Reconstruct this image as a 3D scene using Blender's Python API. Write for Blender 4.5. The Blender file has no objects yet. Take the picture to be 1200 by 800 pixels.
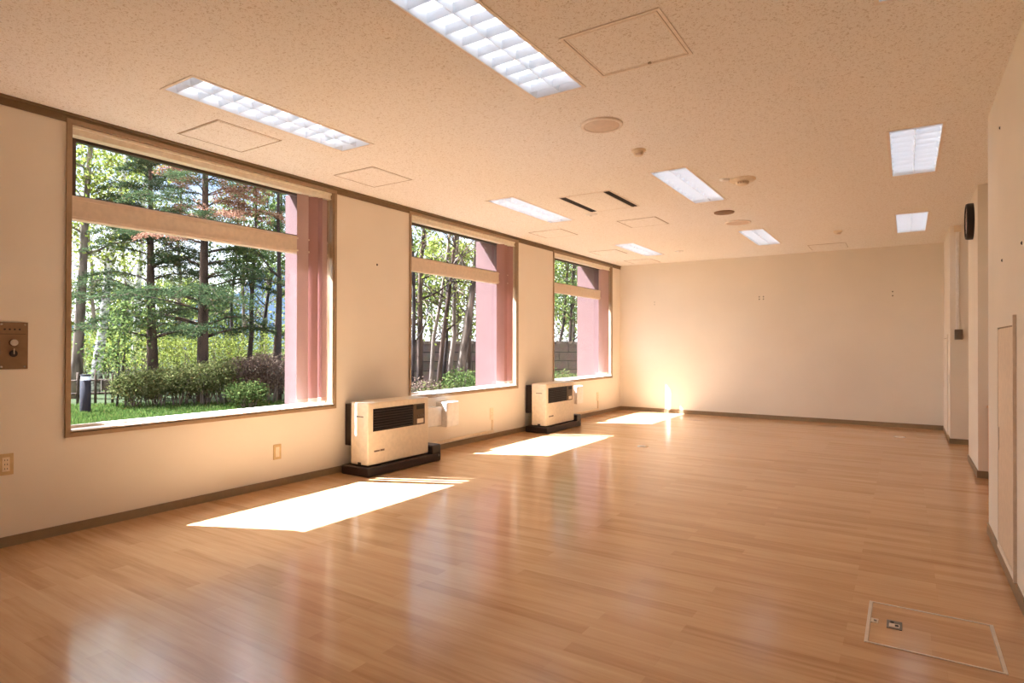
import bpy, bmesh, math, random
import numpy as np
from mathutils import Vector, Matrix
random.seed(7)
rng = np.random.default_rng(11)
S = bpy.context.scene
COL = S.collection
R = math.radians

# ------------------------------------------------------------------ materials
def srgb(r, g, b):
    f = lambda c: (c/255/12.92) if c/255 <= .04045 else ((c/255+.055)/1.055)**2.4
    return (f(r), f(g), f(b), 1)

class NT:
    def __init__(self, name):
        self.m = bpy.data.materials.new(name); self.m.use_nodes = True
        self.t = self.m.node_tree; self.t.nodes.clear()
        self.out = self.n('ShaderNodeOutputMaterial')
    def n(self, typ, **kw):
        x = self.t.nodes.new(typ)
        for k, v in kw.items():
            if k.startswith('i_'):
                key = k[2:]
                x.inputs[int(key) if key.isdigit() else key.replace('_', ' ')].default_value = v
            else: setattr(x, k, v)
        return x
    def l(self, a, ao, b, bi): self.t.links.new(a.outputs[ao], b.inputs[bi])
    def ramp(self, stops, interp='LINEAR'):
        r = self.n('ShaderNodeValToRGB'); r.color_ramp.interpolation = interp
        el = r.color_ramp.elements
        while len(el) < len(stops): el.new(.5)
        for e, (p, c) in zip(el, stops): e.position = p; e.color = c
        return r

def plain(name, col, rough=.6, metal=0., spec=.4, noise=.06, scale=30., bump=0.):
    """Principled surface with a faint procedural mottling"""
    k = NT(name); p = k.n('ShaderNodeBsdfPrincipled'); p.inputs['Roughness'].default_value = rough
    p.inputs['Metallic'].default_value = metal; p.inputs['Specular IOR Level'].default_value = spec
    tc = k.n('ShaderNodeTexCoord'); nz = k.n('ShaderNodeTexNoise'); nz.inputs['Scale'].default_value = scale
    nz.inputs['Detail'].default_value = 4
    k.l(tc, 'Object', nz, 'Vector')
    a = tuple(c*(1-noise) for c in col[:3])+(1,); b = tuple(min(1, c*(1+noise)) for c in col[:3])+(1,)
    r = k.ramp([(.3, a), (.7, b)]); k.l(nz, 'Fac', r, 'Fac'); k.l(r, 'Color', p, 'Base Color')
    if bump:
        bp = k.n('ShaderNodeBump'); bp.inputs['Strength'].default_value = bump; bp.inputs['Distance'].default_value = .002
        k.l(nz, 'Fac', bp, 'Height'); k.l(bp, 'Normal', p, 'Normal')
    k.l(p, 'BSDF', k.out, 'Surface'); return k.m

def wood_floor():
    k = NT('oak_vinyl_strip'); p = k.n('ShaderNodeBsdfPrincipled')
    tc = k.n('ShaderNodeTexCoord')
    br = k.n('ShaderNodeTexBrick'); br.offset = .37; br.offset_frequency = 2
    for a, v in (('Scale', 1.), ('Mortar Size', .0006), ('Mortar Smooth', .3), ('Bias', 0.), ('Brick Width', .86), ('Row Height', .076)):
        br.inputs[a].default_value = v
    br.inputs['Color1'].default_value = (0, 0, 0, 1); br.inputs['Color2'].default_value = (1, 1, 1, 1)
    br.inputs['Mortar'].default_value = (.12, .12, .12, 1)
    k.l(tc, 'Object', br, 'Vector')
    mp = k.n('ShaderNodeMapping'); mp.inputs['Scale'].default_value = (1.6, 26, 1); k.l(tc, 'Object', mp, 'Vector')
    nz = k.n('ShaderNodeTexNoise'); nz.inputs['Scale'].default_value = 1.7; nz.inputs['Detail'].default_value = 5; nz.inputs['Roughness'].default_value = .55
    nz.inputs['Distortion'].default_value = .3
    k.l(mp, 'Vector', nz, 'Vector')
    mp2 = k.n('ShaderNodeMapping'); mp2.inputs['Scale'].default_value = (2.2, 13, 1); k.l(tc, 'Object', mp2, 'Vector')
    n2 = k.n('ShaderNodeTexNoise'); n2.inputs['Scale'].default_value = 1.1; n2.inputs['Detail'].default_value = 2; k.l(mp2, 'Vector', n2, 'Vector')
    a = k.n('ShaderNodeMix'); a.data_type = 'FLOAT'; a.inputs[0].default_value = .34
    k.l(nz, 'Fac', a, 2); k.l(br, 'Color', a, 3)
    b = k.n('ShaderNodeMix'); b.data_type = 'FLOAT'; b.inputs[0].default_value = .3
    k.l(a, 0, b, 2); k.l(n2, 'Fac', b, 3)
    r = k.ramp([(.22, srgb(*FLOOR[0])), (.48, srgb(*FLOOR[1])), (.75, srgb(*FLOOR[2]))])
    k.l(b, 0, r, 'Fac'); k.l(r, 'Color', p, 'Base Color')
    rr = k.n('ShaderNodeMapRange'); rr.inputs['To Min'].default_value = .13; rr.inputs['To Max'].default_value = .19
    k.l(nz, 'Fac', rr, 'Value'); k.l(rr, 'Result', p, 'Roughness')
    p.inputs['Specular IOR Level'].default_value = .42
    bp = k.n('ShaderNodeBump'); bp.inputs['Strength'].default_value = .08; bp.inputs['Distance'].default_value = .001
    k.l(nz, 'Fac', bp, 'Height'); k.l(bp, 'Normal', p, 'Normal')
    k.l(p, 'BSDF', k.out, 'Surface'); return k.m

def ceiling_mat():
    k = NT('fissured_mineral_board'); p = k.n('ShaderNodeBsdfPrincipled'); p.inputs['Roughness'].default_value = .9
    p.inputs['Specular IOR Level'].default_value = .15
    tc = k.n('ShaderNodeTexCoord')
    nz = k.n('ShaderNodeTexNoise'); nz.inputs['Scale'].default_value = 78; nz.inputs['Detail'].default_value = 3; nz.inputs['Distortion'].default_value = 1.6
    k.l(tc, 'Object', nz, 'Vector')
    r = k.ramp([(.555, (1, 1, 1, 1)), (.63, (.76, .70, .62, 1))]); k.l(nz, 'Fac', r, 'Fac')
    mx = k.n('ShaderNodeMix'); mx.data_type = 'RGBA'; mx.blend_type = 'MULTIPLY'; mx.inputs[0].default_value = 1
    mx.inputs[6].default_value = srgb(*CEIL); k.l(r, 'Color', mx, 7)
    k.l(mx, 2, p, 'Base Color')
    bp = k.n('ShaderNodeBump'); bp.inputs['Strength'].default_value = .35; bp.inputs['Distance'].default_value = .003; bp.invert = True
    k.l(nz, 'Fac', bp, 'Height'); k.l(bp, 'Normal', p, 'Normal')
    k.l(p, 'BSDF', k.out, 'Surface'); return k.m

def wall_mat(name, col):
    k = NT(name); p = k.n('ShaderNodeBsdfPrincipled'); p.inputs['Roughness'].default_value = .75
    p.inputs['Specular IOR Level'].default_value = .25
    tc = k.n('ShaderNodeTexCoord'); nz = k.n('ShaderNodeTexNoise'); nz.inputs['Scale'].default_value = 1.3; nz.inputs['Detail'].default_value = 5
    k.l(tc, 'Object', nz, 'Vector')
    mp = k.n('ShaderNodeMapping'); mp.inputs['Scale'].default_value = (160, 160, 60); k.l(tc, 'Object', mp, 'Vector')
    n2 = k.n('ShaderNodeTexNoise'); n2.inputs['Scale'].default_value = 1; n2.inputs['Detail'].default_value = 2; k.l(mp, 'Vector', n2, 'Vector')
    a = tuple(c*.955 for c in col[:3])+(1,)
    r = k.ramp([(.35, a), (.65, col)]); k.l(nz, 'Fac', r, 'Fac'); k.l(r, 'Color', p, 'Base Color')
    bp = k.n('ShaderNodeBump'); bp.inputs['Strength'].default_value = .1; bp.inputs['Distance'].default_value = .001
    k.l(n2, 'Fac', bp, 'Height'); k.l(bp, 'Normal', p, 'Normal')
    k.l(p, 'BSDF', k.out, 'Surface'); return k.m

def leaf_mat(name, cols, trans=.5, rough=.6):
    k = NT(name); g = k.n('ShaderNodeNewGeometry')
    n = len(cols); r = k.ramp([(i/max(1, n-1), srgb(*c)) for i, c in enumerate(cols)])
    k.l(g, 'Random Per Island', r, 'Fac')
    d = k.n('ShaderNodeBsdfDiffuse'); t = k.n('ShaderNodeBsdfTranslucent'); m = k.n('ShaderNodeMixShader'); m.inputs[0].default_value = trans
    k.l(r, 'Color', d, 'Color'); k.l(r, 'Color', t, 'Color'); k.l(d, 'BSDF', m, 1); k.l(t, 'BSDF', m, 2)
    k.l(m, 'Shader', k.out, 'Surface'); return k.m

def bark_mat(name, c1, c2, scale=6., stretch=(1, 1, .25)):
    k = NT(name); p = k.n('ShaderNodeBsdfPrincipled'); p.inputs['Roughness'].default_value = .9; p.inputs['Specular IOR Level'].default_value = .1
    tc = k.n('ShaderNodeTexCoord'); mp = k.n('ShaderNodeMapping'); mp.inputs['Scale'].default_value = stretch; k.l(tc, 'Object', mp, 'Vector')
    nz = k.n('ShaderNodeTexNoise'); nz.inputs['Scale'].default_value = scale; nz.inputs['Detail'].default_value = 5; k.l(mp, 'Vector', nz, 'Vector')
    r = k.ramp([(.36, srgb(*c1)), (.58, srgb(*c2))]); k.l(nz, 'Fac', r, 'Fac'); k.l(r, 'Color', p, 'Base Color')
    k.l(p, 'BSDF', k.out, 'Surface'); return k.m

def glass_mat():
    k = NT('clear_pane'); t = k.n('ShaderNodeBsdfTransparent'); t.inputs['Color'].default_value = (.97, .985, .98, 1)
    g = k.n('ShaderNodeBsdfGlossy'); g.inputs['Roughness'].default_value = .02
    lw = k.n('ShaderNodeLayerWeight'); pw = k.n('ShaderNodeMath', operation='POWER'); pw.inputs[1].default_value = 5
    mr = k.n('ShaderNodeMapRange'); mr.inputs['To Min'].default_value = .02; mr.inputs['To Max'].default_value = .6
    k.l(lw, 'Facing', pw, 0); k.l(pw, 0, mr, 'Value')
    m = k.n('ShaderNodeMixShader'); k.l(mr, 'Result', m, 0); k.l(t, 'BSDF', m, 1); k.l(g, 'BSDF', m, 2); k.l(m, 'Shader', k.out, 'Surface'); return k.m

def emit_mat(name, col, s):
    k = NT(name); e = k.n('ShaderNodeEmission'); e.inputs['Color'].default_value = col; e.inputs['Strength'].default_value = s
    k.l(e, 'Emission', k.out, 'Surface'); return k.m

def fabric_mat(name, col, trans=.35):
    k = NT(name); tc = k.n('ShaderNodeTexCoord'); mp = k.n('ShaderNodeMapping'); mp.inputs['Scale'].default_value = (600, 600, 300); k.l(tc, 'Object', mp, 'Vector')
    nz = k.n('ShaderNodeTexNoise'); nz.inputs['Scale'].default_value = 1; k.l(mp, 'Vector', nz, 'Vector')
    a = tuple(c*.9 for c in col[:3])+(1,); r = k.ramp([(.3, a), (.7, col)]); k.l(nz, 'Fac', r, 'Fac')
    d = k.n('ShaderNodeBsdfDiffuse'); t = k.n('ShaderNodeBsdfTranslucent'); m = k.n('ShaderNodeMixShader'); m.inputs[0].default_value = trans
    k.l(r, 'Color', d, 'Color'); k.l(r, 'Color', t, 'Color'); k.l(d, 'BSDF', m, 1); k.l(t, 'BSDF', m, 2); k.l(m, 'Shader', k.out, 'Surface'); return k.m

def block_mat():
    k = NT('weathered_blocks'); p = k.n('ShaderNodeBsdfPrincipled'); p.inputs['Roughness'].default_value = .9; p.inputs['Specular IOR Level'].default_value = .1
    uv = k.n('ShaderNodeUVMap')
    br = k.n('ShaderNodeTexBrick'); br.inputs['Scale'].default_value = 1; br.inputs['Brick Width'].default_value = .62; br.inputs['Row Height'].default_value = .27
    br.inputs['Mortar Size'].default_value = .014
    br.inputs['Color1'].default_value = srgb(96, 80, 72); br.inputs['Color2'].default_value = srgb(122, 104, 92); br.inputs['Mortar'].default_value = srgb(48, 42, 38)
    k.l(uv, 'UV', br, 'Vector')
    tc = k.n('ShaderNodeTexCoord'); nz = k.n('ShaderNodeTexNoise'); nz.inputs['Scale'].default_value = 5; nz.inputs['Detail'].default_value = 6; k.l(tc, 'Object', nz, 'Vector')
    mx = k.n('ShaderNodeMix'); mx.data_type = 'RGBA'; mx.blend_type = 'MULTIPLY'; mx.inputs[0].default_value = .6
    k.l(br, 'Color', mx, 6); k.l(nz, 'Color', mx, 7); k.l(mx, 2, p, 'Base Color'); k.l(p, 'BSDF', k.out, 'Surface'); return k.m

FLOOR = ((176, 130, 88), (201, 158, 115), (215, 176, 134))
CEIL = (245, 238, 228)
WALL = (240, 230, 215)
TUBE = 3.9
SUN = 48.0
SKY = 3.0
GLOW = 1.5
M = dict(
    floor=wood_floor(), ceil=ceiling_mat(), wall=wall_mat('cream_wallpaper', srgb(*WALL)),
    pink=plain('pink_render', srgb(112, 84, 80), .9, noise=.06, scale=9, spec=.1, bump=.3),
    base=plain('taupe_vinyl_skirting', srgb(144, 122, 94), .5),
    cove=plain('brown_shadow_gap', srgb(122, 98, 68), .5),
    casing=plain('tan_casing', srgb(164, 138, 108), .45),
    sash=plain('beige_aluminium', srgb(222, 202, 180), .4),
    bronze=plain('dark_bronze_aluminium', srgb(74, 56, 50), .45),
    sill=plain('white_sill', srgb(232, 226, 220), .35),
    rail=plain('cream_rail', srgb(250, 242, 226), .45),
    slat=fabric_mat('dusty_pink_fabric', srgb(204, 174, 168), .18),
    slat2=fabric_mat('deep_rose_fabric', srgb(182, 140, 134), .18),
    weight=plain('pale_pink_plastic', srgb(226, 190, 172), .5),
    cord=plain('cream_cord', srgb(226, 206, 176), .6),
    glass=glass_mat(),
    hwhite=plain('ivory_enamel', srgb(238, 222, 198), .35),
    hdark=plain('dark_brown_plastic', srgb(40, 28, 24), .45),
    hblack=plain('black_grille', srgb(20, 16, 15), .5),
    hpanel=plain('bronze_control_plate', srgb(96, 76, 56), .35),
    hgrey=plain('grey_print', srgb(120, 104, 88), .6),
    white=plain('white_plastic', srgb(240, 234, 226), .45),
    trough=plain('white_reflector', (.86, .9, .96, 1), .35, noise=.01),
    flange=plain('white_flange', srgb(238, 224, 208), .45),
    tube=emit_mat('fluorescent_tube', (.90, .95, 1, 1), TUBE),
    groove=plain('shadow_groove_tan', srgb(178, 156, 130), .8),  # tan tone standing for shade inside the grooves
    slot=plain('dark_slot', srgb(44, 30, 22), .8),
    spk=plain('beige_speaker_mesh', srgb(216, 194, 172), .8),
    spkdark=plain('brown_speaker_mesh', srgb(150, 120, 92), .8),
    plast=plain('cream_plastic', srgb(238, 220, 194), .5),
    steel=plain('brushed_bronze_plate', srgb(142, 112, 84), .35, metal=.5),
    chrome=plain('chrome', srgb(190, 180, 170), .2, metal=1),
    outlet=plain('outlet_beige', srgb(214, 184, 136), .5),
    alu=plain('pale_aluminium', srgb(222, 208, 192), .35, metal=.3),
    grey=plain('grey_metal', srgb(120, 112, 104), .4, metal=.5),
    doorp=plain('beige_door_panel', srgb(226, 206, 182), .45),
    woodp=plain('light_wood_board', srgb(208, 150, 96), .5),
    clock=plain('clock_rim_black', srgb(30, 20, 22), .4),
    dial=plain('clock_dial', srgb(226, 196, 186), .4),
    screw=plain('dark_screw', srgb(70, 48, 34), .5),
    soil=plain('lawn_soil', srgb(44, 50, 28), .95, noise=.3, scale=3, spec=.05),
    grass=leaf_mat('grass_blades', [(44, 64, 28), (68, 88, 38), (94, 104, 54)], .4),
    fir=leaf_mat('fir_needles', [(38, 50, 32), (58, 72, 46), (84, 94, 62)], .35),
    rust=leaf_mat('rusty_needles', [(112, 74, 58), (140, 98, 78), (160, 122, 100)], .4),
    lime=leaf_mat('spring_leaves', [(70, 78, 32), (100, 106, 44), (128, 130, 66)], .6),
    mid=leaf_mat('mid_leaves', [(48, 60, 32), (72, 86, 44), (100, 108, 62)], .55),
    hedge=leaf_mat('hedge_leaves', [(58, 64, 34), (88, 92, 50), (116, 112, 72)], .45),
    hedgep=leaf_mat('purple_brown_hedge_leaves', [(68, 52, 48), (96, 76, 66), (120, 102, 84)], .4),
    bark=bark_mat('brown_bark', (44, 34, 30), (84, 66, 56)),
    barkd=bark_mat('dark_bark', (34, 28, 28), (62, 52, 48)),
    barkg=bark_mat('grey_bark', (66, 56, 50), (124, 108, 96)),
    birch=bark_mat('birch_bark', (70, 62, 60), (222, 214, 208), 5, (1, 1, 2.4)),
    block=block_mat(),
    fence=bark_mat('weathered_poles', (50, 40, 34), (88, 72, 60), 20),
    bollard=plain('charcoal_post', srgb(34, 30, 34), .8, spec=.1),
    lens=plain('frosted_lens', srgb(220, 220, 224), .3),
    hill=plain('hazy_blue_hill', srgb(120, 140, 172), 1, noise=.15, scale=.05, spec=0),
)

# ------------------------------------------------------------------ mesh helpers
class MB:
    """collects shapes in world metres; build() links ONE mesh object"""
    def __init__(self): self.bm = bmesh.new(); self.mi = 0
    def _tag(self, faces):
        for f in faces: f.material_index = self.mi
    def box(self, x0, x1, y0, y1, z0, z1, bevel=0., M4=None, seg=2):
        b = bmesh.new(); bmesh.ops.create_cube(b, size=1)
        for v in b.verts: v.co = Vector(((x0+x1)/2+v.co.x*(x1-x0), (y0+y1)/2+v.co.y*(y1-y0), (z0+z1)/2+v.co.z*(z1-z0)))
        if bevel: bmesh.ops.bevel(b, geom=list(b.edges), offset=bevel, segments=seg, affect='EDGES', profile=.5)
        return self._merge(b, M4)
    def _merge(self, b, M4=None):
        if M4 is not None: bmesh.ops.transform(b, matrix=M4, verts=b.verts)
        mp = {v: self.bm.verts.new(v.co) for v in b.verts}
        for f in b.faces:
            try:
                nf = self.bm.faces.new([mp[v] for v in f.verts]); nf.material_index = self.mi; nf.smooth = f.smooth
            except ValueError: pass
        b.free(); return self
    def cyl(self, p0, p1, r0, r1=None, n=16, smooth=True, caps=True):
        return self.tube([p0, p1], [r0, r0 if r1 is None else r1], n, smooth, caps)
    def tube(self, pts, rad, n=8, smooth=True, caps=True):
        pts = [Vector(p) for p in pts]; rings = []
        if not hasattr(rad, '__len__'): rad = [rad]*len(pts)
        ref = None
        for i, p in enumerate(pts):
            d = (pts[min(i+1, len(pts)-1)]-pts[max(i-1, 0)]).normalized()
            if ref is None: ref = d.orthogonal().normalized()
            ref = (ref-d*ref.dot(d)).normalized(); s = d.cross(ref)
            rings.append([self.bm.verts.new(p+(ref*math.cos(2*math.pi*k/n)+s*math.sin(2*math.pi*k/n))*rad[i]) for k in range(n)])
        for a, b in zip(rings, rings[1:]):
            for k in range(n):
                f = self.bm.faces.new((a[k], a[(k+1) % n], b[(k+1) % n], b[k])); f.smooth = smooth; f.material_index = self.mi
        if caps:
            self._tag([self.bm.faces.new(rings[0][::-1]), self.bm.faces.new(rings[-1])])
        return self
    def lathe(self, prof, c, n=40, M4=None):
        """profile of (radius, height) about a vertical axis through c"""
        b = bmesh.new(); rings = []
        for r, z in prof:
            if r < 1e-5: rings.append([b.verts.new((0, 0, z))])
            else: rings.append([b.verts.new((r*math.cos(2*math.pi*k/n), r*math.sin(2*math.pi*k/n), z)) for k in range(n)])
        for a, d in zip(rings, rings[1:]):
            for k in range(n):
                q = [a[k % len(a)], a[(k+1) % len(a)], d[(k+1) % len(d)], d[k % len(d)]]
                q = list(dict.fromkeys(q))
                if len(q) > 2:
                    f = b.faces.new(q); f.smooth = True
        T = Matrix.Translation(Vector(c)) @ (M4 or Matrix())
        return self._merge(b, T)
    def prism(self, poly, axis, a, b):
        """extrude a 2-D outline along an axis (0:x 1:y 2:z)"""
        def mk(u, v, t): return ((t, u, v), (u, t, v), (u, v, t))[axis]
        A = [self.bm.verts.new(mk(u, v, a)) for u, v in poly]; B = [self.bm.verts.new(mk(u, v, b)) for u, v in poly]
        fs = [self.bm.faces.new(A), self.bm.faces.new(B[::-1])]
        for k in range(len(poly)): fs.append(self.bm.faces.new((A[k], B[k], B[(k+1) % len(poly)], A[(k+1) % len(poly)])))
        self._tag(fs); return self
    def ring(self, axis, u0, u1, v0, v1, w, a, b):
        """rectangular frame, four mitred bars; axis = through direction"""
        O = [(u0, v0), (u1, v0), (u1, v1), (u0, v1)]; I = [(u0+w, v0+w), (u1-w, v0+w), (u1-w, v1-w), (u0+w, v1-w)]
        for k in range(4):
            j = (k+1) % 4; self.prism([O[k], O[j], I[j], I[k]], axis, a, b)
        return self
    def build(self, name, mat, parent=None, root=None, smooth_angle=None):
        bmesh.ops.recalc_face_normals(self.bm, faces=self.bm.faces)
        me = bpy.data.meshes.new(name)
        o_ = Vector(root.location) if root is not None else (Vector(parent.location) if parent is not None and parent.parent is None else None)
        if parent is not None and parent.parent is not None: o_ = Vector(parent.parent.location)
        if o_ is not None: bmesh.ops.translate(self.bm, verts=self.bm.verts, vec=-o_)
        self.bm.to_mesh(me); self.bm.free()
        for mm in (mat if isinstance(mat, (list, tuple)) else [mat]): me.materials.append(mm)
        o = bpy.data.objects.new(name, me); COL.objects.link(o)
        if parent is not None: o.parent = parent
        return o

def tag(o, label=None, cat=None, group=None, kind=None):
    if label: o['label'] = label
    if cat: o['category'] = cat
    if group: o['group'] = group
    if kind: o['kind'] = kind
    return o

def thing(name, loc, label, cat, group=None):
    o = bpy.data.objects.new(name, None); o.empty_display_size = .05; COL.objects.link(o); o.location = loc
    return tag(o, label, cat, group)

def dup(o, loc=None, label=None, parent=None):
    c = o.copy(); COL.objects.link(c)
    if parent is not None: c.parent = parent
    if loc is not None: c.location = loc
    if label: c['label'] = label
    for ch in o.children: dup(ch, None, None, c)
    return c

def solo(mb, name, mat, loc, label, cat, group=None):
    """a thing that is one mesh, origin at loc"""
    class F: pass
    f = F(); f.location = loc
    o = mb.build(name, mat, None, f); o.location = loc
    return tag(o, label, cat, group)

def struct(mb, name, mat, parent=None):
    o = mb.build(name, mat, parent)
    if parent is None: o['kind'] = 'structure'
    return o

def panelled(u_cuts, v_cuts, is_hole, mk):
    for i in range(len(u_cuts)-1):
        for j in range(len(v_cuts)-1):
            if not is_hole((u_cuts[i]+u_cuts[i+1])/2, (v_cuts[j]+v_cuts[j+1])/2): mk(u_cuts[i], u_cuts[i+1], v_cuts[j], v_cuts[j+1])

# ------------------------------------------------------------------ dimensions (metres)
H = 2.5; YB = 9.895; YF = -1.9; XR = 5.2
WIN = [(1.585, 3.575), (4.55, 6.54), (7.51, 9.52)]      # clear openings along the left wall
Z0, Z1 = .59, 2.455

# floor
struct(MB().box(-.02, XR+.1, YF, YB+.02, -.12, 0), 'floor', M['floor'])

# ceiling with the openings of the recessed lights
LIGHTS = [  # x centre, y start
    (.97, 1.69), (2.60, 1.645), (.975, 4.695), (2.615, 4.625), (.965, 7.70), (2.63, 7.575), (4.237, 4.555), (4.24, 7.50), (4.235, 1.575)]
LW, LL = .315, 1.265
def in_light(x, y): return any(abs(x-a) < LW/2-.013 and b+.013 < y < b+LL-.013 for a, b in LIGHTS)
c = MB()
xs = sorted({-.02, XR+.1, *[a-LW/2+.013 for a, b in LIGHTS], *[a+LW/2-.013 for a, b in LIGHTS]})
ys = sorted({YF, YB+.02, *[b+.013 for a, b in LIGHTS], *[b+LL-.013 for a, b in LIGHTS]})
panelled(xs, ys, in_light, lambda a, b, d, e: c.box(a, b, d, e, H, H+.012))
struct(c, 'ceiling', M['ceil'])
# slab over the ceiling void
struct(MB().box(-.14, XR+.1, YF, YB+.02, H+.2, H+.35), 'roof_slab', M['pink'])

# left wall (inner leaf)
w = MB()
def hole_l(y, z): return any(a < y < b for a, b in WIN) and Z0 < z < Z1
ycut = sorted({YF, YB, *[v for p in WIN for v in p]})
panelled(ycut, [0, Z0, Z1, H+.2], hole_l, lambda a, b, d, e: w.box(-.14, 0, a, b, d, e))
struct(w, 'wall_left', M['wall'])
# outer leaf: pink fins between the windows, soffit over them
w = MB()
FIN = [(a-.03, b-.03) for a, b in WIN]
yc = sorted({YF-3, YB+4, *[v for p in FIN for v in p]})
def hole_o(y, z): return any(a < y < b for a, b in FIN) and .53 < z < 2.5
panelled(yc, [-.6, .53, 2.5, 3.3], hole_o, lambda a, b, d, e: w.box(-.63 if d < 2.4 else -.575, -.14, a, b, d, e))
w.box(-.63, -.575, YF-3, YB+4, 2.58, 3.3)
struct(w, 'wall_outside', M['pink'])

struct(MB().box(-.14, XR+.1, YB, YB+.14, 0, H+.2), 'wall_back', M['wall'])
struct(MB().box(-.14, XR+.1, YF-.14, YF, 0, H+.2), 'wall_front', M['wall'])
PIERS = [(4.6, YF, 4.62), (4.7, 6.5, 7.42), (4.612, 8.58, YB)]
w = MB()
for x, a, b in PIERS: w.box(x, XR, a, b, 0, H+.2)
w.box(XR, XR+.1, YF, YB, 0, H+.2)
struct(w, 'wall_right', M['wall'])

# skirting
def skirt(name, segs):
    m = MB()
    for s in segs: m.box(*s)
    struct(m, name, M['base'])
skirt('baseboard_left', [(0, .009, YF, YB, 0, .056)])
skirt('baseboard_back', [(.009, 4.612, YB-.009, YB, 0, .06)])
segs = []
for x, a, b in PIERS:
    segs.append((x-.009, x, a-.009 if a > 0 else a, b+.009 if b < 9 else b-.009, 0, .06))
    if a > 0: segs.append((x, XR, a-.009, a, 0, .06))
    if b < 9: segs.append((x, XR, b, b+.009, 0, .06))
skirt('baseboard_right', segs)
# brown moulding, its colour standing for the shadow gap between left wall and ceiling
m = MB(); m.prism([(0, H), (.022, H), (.022, H-.012), (.008, H-.016), (.008, H-.056), (0, H-.056)], 1, YF, YB)
struct(m, 'trim_1', M['cove'])

# ------------------------------------------------------------------ windows
XG = -.115
for n, (a, b) in enumerate(WIN, 1):
    root = bpy.data.objects.new('window_%d' % n, None); COL.objects.link(root); root.location = (0, (a+b)/2, Z0); root['kind'] = 'structure'
    m = MB(); m.ring(0, a-.022, b+.022, Z0-.022, Z1+.012, .024, -.002, .013)
    m.ring(0, a-.001, b+.001, Z0-.001, Z1+.001, .012, -.14, -.0015); m.build('casing', M['casing'], root)
    m = MB(); m.box(-.14, .014, a+.011, b-.011, Z0+.011, Z0+.02, .002); m.build('sill', M['sill'], root)
    # lower sash frame and the broad transom rail
    m = MB(); m.ring(0, a+.011, b-.011, Z0+.02, 1.9, .016, XG-.02, XG+.02); m.build('lower_sash', M['sash'], root)
    m = MB(); m.box(XG-.03, XG+.045, a+.011, b-.011, 1.885, 2.03, .004)
    m.box(XG+.045, XG+.052, a+.011, b-.011, 1.9, 1.914); m.box(XG+.045, XG+.052, a+.011, b-.011, 2.004, 2.016); m.build('transom', M['sash'], root)
    m = MB(); m.ring(0, a+.011, b-.011, 1.985, 2.425, .055, XG-.02, XG+.02); m.box(XG-.02, XG+.02, a+.011, b-.011, 2.425, Z1-.011); m.build('upper_sash', M['bronze'], root)
    m = MB(); m.box(XG-.003, XG+.003, a+.026, b-.026, Z0+.035, 1.887); m.build('pane', M['glass'], root)
    m = MB(); m.box(XG-.003, XG+.003, a+.06, b-.06, 2.038, 2.372); m.build('pane', M['glass'], root)

# vertical blinds drawn to the right side of each window
def blind(n, a, b, slats, label):
    t = thing('vertical_blind', (-.05, b-.15, Z1-.0125), label, 'blind', 'vertical blinds at the windows')
    m = MB(); m.box(-.088, -.028, a+.013, b-.013, Z1-.07, Z1-.0125, .003); m.box(-.03, -.016, a+.013, b-.013, Z1-.03, Z1-.0125, .002)
    m.box(-.03, -.02, a+.013, b-.013, Z1-.07, Z1-.06, .002)
    m.build('headrail', M['rail'], t)
    for (y, ang, w_, mat) in slats:
        T = Matrix.Translation((-.056, y, 0)) @ Matrix.Rotation(R(-ang), 4, 'Z')
        m = MB()
        # a gently curved cloth strip
        k = 8; prof = [((i/k-.5)*w_, .006*math.cos((i/k-.5)*math.pi)) for i in range(k+1)]
        for z0, z1 in ((.66, Z1-.075),):
            A = [m.bm.verts.new(T @ Vector((q, p, z0))) for p, q in prof]; B = [m.bm.verts.new(T @ Vector((q, p, z1))) for p, q in prof]
            A2 = [m.bm.verts.new(T @ Vector((q-.0008, p, z0))) for p, q in prof]; B2 = [m.bm.verts.new(T @ Vector((q-.0008, p, z1))) for p, q in prof]
            for i in range(k):
                for X, Y in ((A, B), (A2, B2)):
                    f = m.bm.faces.new((X[i], X[i+1], Y[i+1], Y[i])); f.smooth = True
        s = m.build('slat', M[mat], t)
        m = MB(); m.box(-.006, .006, -w_/2, w_/2, .632, .668, .002, T); m.build('bottom_weight', M['weight'], s)
        m = MB(); m.cyl(T @ Vector((0, 0, Z1-.076)), T @ Vector((0, 0, Z1-.069)), .006, n=8); m.build('carrier', M['rail'], s)
    m = MB(); m.tube([(-.022, b-.034, Z1-.03), (-.021, b-.033, 1.6), (-.022, b-.034, .95)], .0022, 6); m.tube([(-.036, b-.034, Z1-.03), (-.036, b-.033, 1.6), (-.022, b-.034, .95)], .0022, 6); m.build('pull_cord', M['cord'], t)
    return t
blind(0, *WIN[0], [(3.292, 14, .1, 'slat'), (3.385, 36, .1, 'slat2'), (3.445, 74, .09, 'slat2'), (3.49, 18, .095, 'slat')],
      'dusty pink vertical blind drawn open at the right of the nearest, largest window')
blind(1, *WIN[1], [(6.25, 52, .1, 'slat2'), (6.33, 20, .1, 'slat2'), (6.455, 24, .1, 'slat2')],
      'dark rose vertical blind drawn open at the middle window between the two heaters')
blind(2, *WIN[2], [(9.245, 48, .1, 'slat'), (9.315, 46, .1, 'slat'), (9.385, 44, .1, 'slat'), (9.425, 40, .1, 'slat')],
      'pale pink vertical blind at the farthest window, beside the back wall corner')

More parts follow.
